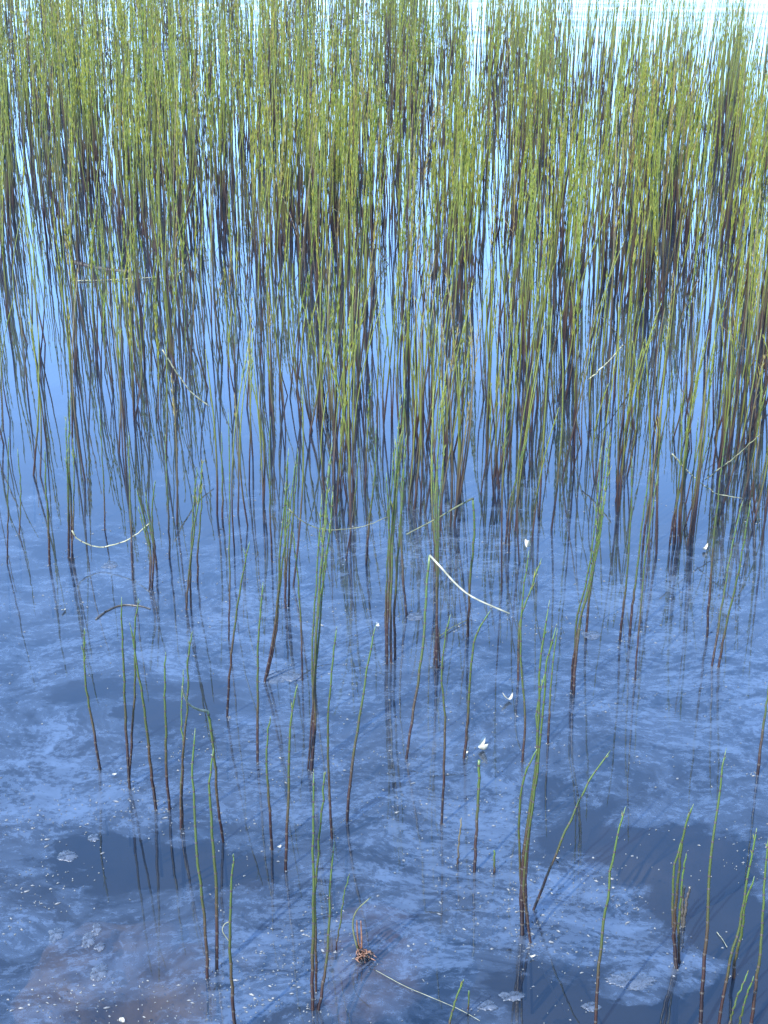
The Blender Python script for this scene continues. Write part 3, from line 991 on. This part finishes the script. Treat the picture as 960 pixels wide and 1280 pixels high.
for pts in ([(449, 1192), (444, 1175), (441, 1155), (446, 1138), (464, 1121)], [(452, 1190), (452, 1170), (451, 1151)], [(450, 1190), (447, 1170), (446, 1150)]):
    m = Mesh()
    P = [ground(*pts[0]) - bt] + [at_depth(x, y, ground(*pts[0]).y) - bt for x, y in pts[1:]]
    m.tube(smooth_path(P, 12), [.0017 - .0008 * i / 11 for i in range(12)], 6)
    m.build('shoot', M_OLIVE if len(pts) > 3 else M_ROOT, root)

# curl of debris round the near stem
dc = ground(283, 1262)
m = Mesh()
P = [at_depth(x, y, dc.y) for x, y in [(289, 1180), (283, 1172), (278, 1163), (281, 1155), (287, 1152)]]
m.tube(smooth_path([p - P[0] for p in P], 14), [.0007] * 14, 5)
o = m.build('fibre_curl', M_PALE)
o.location = P[0]
tag(o, 'pale curled fibre caught on the near stem with small green whorls', 'fibre')


# ------------------------------------------------------------------ petals and scum
def petal(px, py, size, label, seed, bend=0.4, z=None, y0=None):
    r = random.Random(seed)
    c = ground(px, py, 0.003) if y0 is None else at_depth(px, py, y0)
    V, F = [], []
    na, nr = 14, 4
    th0 = r.uniform(0, 6)
    for j in range(nr + 1):
        for i in range(na):
            a = 2 * math.pi * i / na
            k = j / nr * size * (0.8 + 0.28 * math.sin(a * 2 + th0) + 0.12 * math.sin(a * 3 + 2))
            x, y = math.cos(a) * k * 1.25, math.sin(a) * k * .8
            zz = bend * (x * x + 0.4 * y * y) / size + 0.12 * size * math.sin(3 * x / size)
            V.append((x, y, zz + 0.001))
    top = len(V)
    V += [(x, y, z_ - 0.0006) for x, y, z_ in V]
    for j in range(nr):
        for i in range(na):
            a, b = j * na + i, j * na + (i + 1) % na
            F.append((a, a + na, b + na, b))
            F.append((top + a, top + b, top + b + na, top + a + na))
    for i in range(na):
        a, b = nr * na + i, nr * na + (i + 1) % na
        F.append((a, top + a, top + b, b))
    o = link_mesh('petal', V, F, M_PETAL)
    o.location = c
    o.rotation_euler = (r.uniform(.1, .5), r.uniform(-.3, .3), r.uniform(0, 6))
    tag(o, label, 'petal', 'white petals fallen on the water')


petal(601, 936, .0115, 'largest white petal floating over the tip of the cut-off stem', 1, 1.0)
petal(584, 941, .0030, 'tiny white petal at the foot of the hook-tipped stem', 2)
petal(636, 875, .0085, 'white curled petal on open water beside the near clump', 3, .9)
petal(881, 687, .0070, 'white petal near the foot of the reddish bundle stem', 4, .9)
petal(472, 781, .0055, 'round cream petal by the tip of the leaning stem', 5, .2)
petal(152, 1276, .0050, 'cream petal at the bottom edge below the ochre slab', 6, .6)
petal(665, 1196, .0035, 'yellowish white petal at the curved foot of the near clump', 7, .4)
petal(80, 763, .0050, 'small cream petal beyond the dark curved dead leaf', 8, .3)
petal(661, 684, .0075, 'pale petal perched on the tip of a stem', 9, 1.2, y0=ground(653, 952).y)
petal(414, 1059, .0030, 'small white petal at the foot of the reddish-footed stem', 10, .5) if False else petal(349, 1059, .0034, 'small white petal beside the stout low stem', 10, .5)
petal(697, 1073, .0032, 'small white petal beyond the strongly slanting stem', 11, .3)
petal(143, 968, .0035, 'flat pale green-white petal by the short leaning stem', 12, .1)


def scum(px, py, rx, ry, label, seed):
    c = ground(px, py, 0.0012)
    ex = abs(ground(px + rx, py).x - c.x)
    ey = abs(ground(px, py - ry).y - c.y)
    V, F = [(0, 0, 0.0006)], []
    na = 72
    for rr_, zz in ((.55, .0006), (.93, .0005), (1.0, -.0008)):
        for i in range(na):
            a = 2 * math.pi * i / na
            q = Vector((math.cos(a), math.sin(a), seed))
            k = 1 + .50 * mnoise.noise(q * 1.3) + .20 * mnoise.noise(q * 4.2) + .22 * mnoise.noise(q * 11)
            V.append((math.cos(a) * ex * k * rr_, math.sin(a) * ey * k * rr_, zz))
    for i in range(na):
        F.append((0, 1 + i, 1 + (i + 1) % na))
        for j in range(2):
            a, b = 1 + j * na + i, 1 + j * na + (i + 1) % na
            F.append((a, a + na, b + na, b))
    o = link_mesh('scum_patch', V, F, M_SCUM)
    o.location = c
    tag(o, label, 'scum patch', 'flat patches of scum on the water')


scum(353, 845, 22, 8, 'lens-shaped scum patch at the foot of the tall slanting stem', 3.1)
scum(70, 1167, 10, 8, 'three-cornered scum flake alone above the ochre slab', 5.2)
scum(111, 1174, 9, 8, 'largest scum flake of the loose cluster above the small ochre stone', 7.7)
scum(121, 1160, 6, 7, 'roundish scum flake of the loose cluster, farthest from the ochre slab', 9.1)
scum(125, 1183, 6, 4, 'smallest scum flake of the loose cluster, next to the largest', 11.3)
scum(84, 1069, 13, 6, 'ragged scum flake on clear dark water before the short leaning stem', 13.9)
scum(117, 1047, 7, 4, 'small scum flake crossed by a stem reflection', 15.2)
scum(786, 1226, 30, 9, 'long ragged scum raft in dark water below the broad scum sheet', 17.4)
scum(738, 1258, 10, 5, 'small scum flake touching the single stem below the long raft', 19.4)
scum(125, 1215, 10, 10, 'pale scum flake lying over the ochre slab', 21.4)
scum(640, 1245, 16, 6, 'broad low scum flake between the near clump and the green sprig', 23.0)
scum(610, 1257, 12, 6, 'scum flake beside the small bright green sprig', 26.0)
scum(520, 770, 12, 4, 'small scum patch behind the snapped stem with the white top', 28.0)
scum(137, 706, 9, 4, 'small oval scum patch under the U-shaped dead loop', 30.0)
scum(739, 793, 10, 5, 'small oval scum patch beside the leaning bunch', 33.0)

# specks of pollen and seed, too many to count
fr_ = random.Random(99)
V, F = [], []


def fleck(x, y, r, stretch, ang):
    n0 = len(V)
    k = fr_.randint(5, 7)
    ca, sa = math.cos(ang), math.sin(ang)
    V.append((x, y, 0.0022))
    for i in range(k):
        a = 2 * math.pi * i / k
        q = r * fr_.uniform(0.55, 1.2)
        u, w = math.cos(a) * q * stretch, math.sin(a) * q
        V.append((x + u * ca - w * sa, y + u * sa + w * ca, 0.0004))
    for i in range(k):
        F.append((n0, n0 + 1 + i, n0 + 1 + (i + 1) % k))


cnt = 0
while cnt < 2300:
    px, py = fr_.uniform(-20, 980), 620 + 670 * fr_.random() ** .9
    p = ground(px, py)
    f = film_at(p.x, p.y)
    cl = 0.25 + 1.3 * mnoise.noise(Vector((p.x * 5 + 1.5 * mnoise.noise(Vector((p.x * 3, p.y * 3, 7))), p.y * 9, 2.5)))
    if fr_.random() > (0.25 + 0.75 * f) * max(0.03, cl):
        continue
    cnt += 1
    big = fr_.random()
    r = 0.0005 + 0.0008 * fr_.random() if big < .93 else fr_.uniform(.0012, .0026)
    fleck(p.x, p.y, r, fr_.choice((1, 1.2, 1.6, 2.8)), fr_.gauss(0, .7))
for cx, cy in CLEAR:
    for k in range(fr_.randint(3, 9)):
        a, d = fr_.uniform(0, 6.28), abs(fr_.gauss(0.004, 0.006))
        fleck(cx + math.cos(a) * d * 1.5, cy + math.sin(a) * d, fr_.uniform(.0005, .0014), 1.4, fr_.gauss(0, .7))
tag(link_mesh('pollen_specks', V, F, M_FLECK, smooth=False), 'pale specks of pollen and seed scattered over the open water', 'specks', kind='stuff')
print('STEMS', len(STEMS), 'single', single, 'near', N_NEAR, 'mass tris', sum(len(f) - 2 for f in mass.f) + sum(len(f) - 2 for f in massn.f))
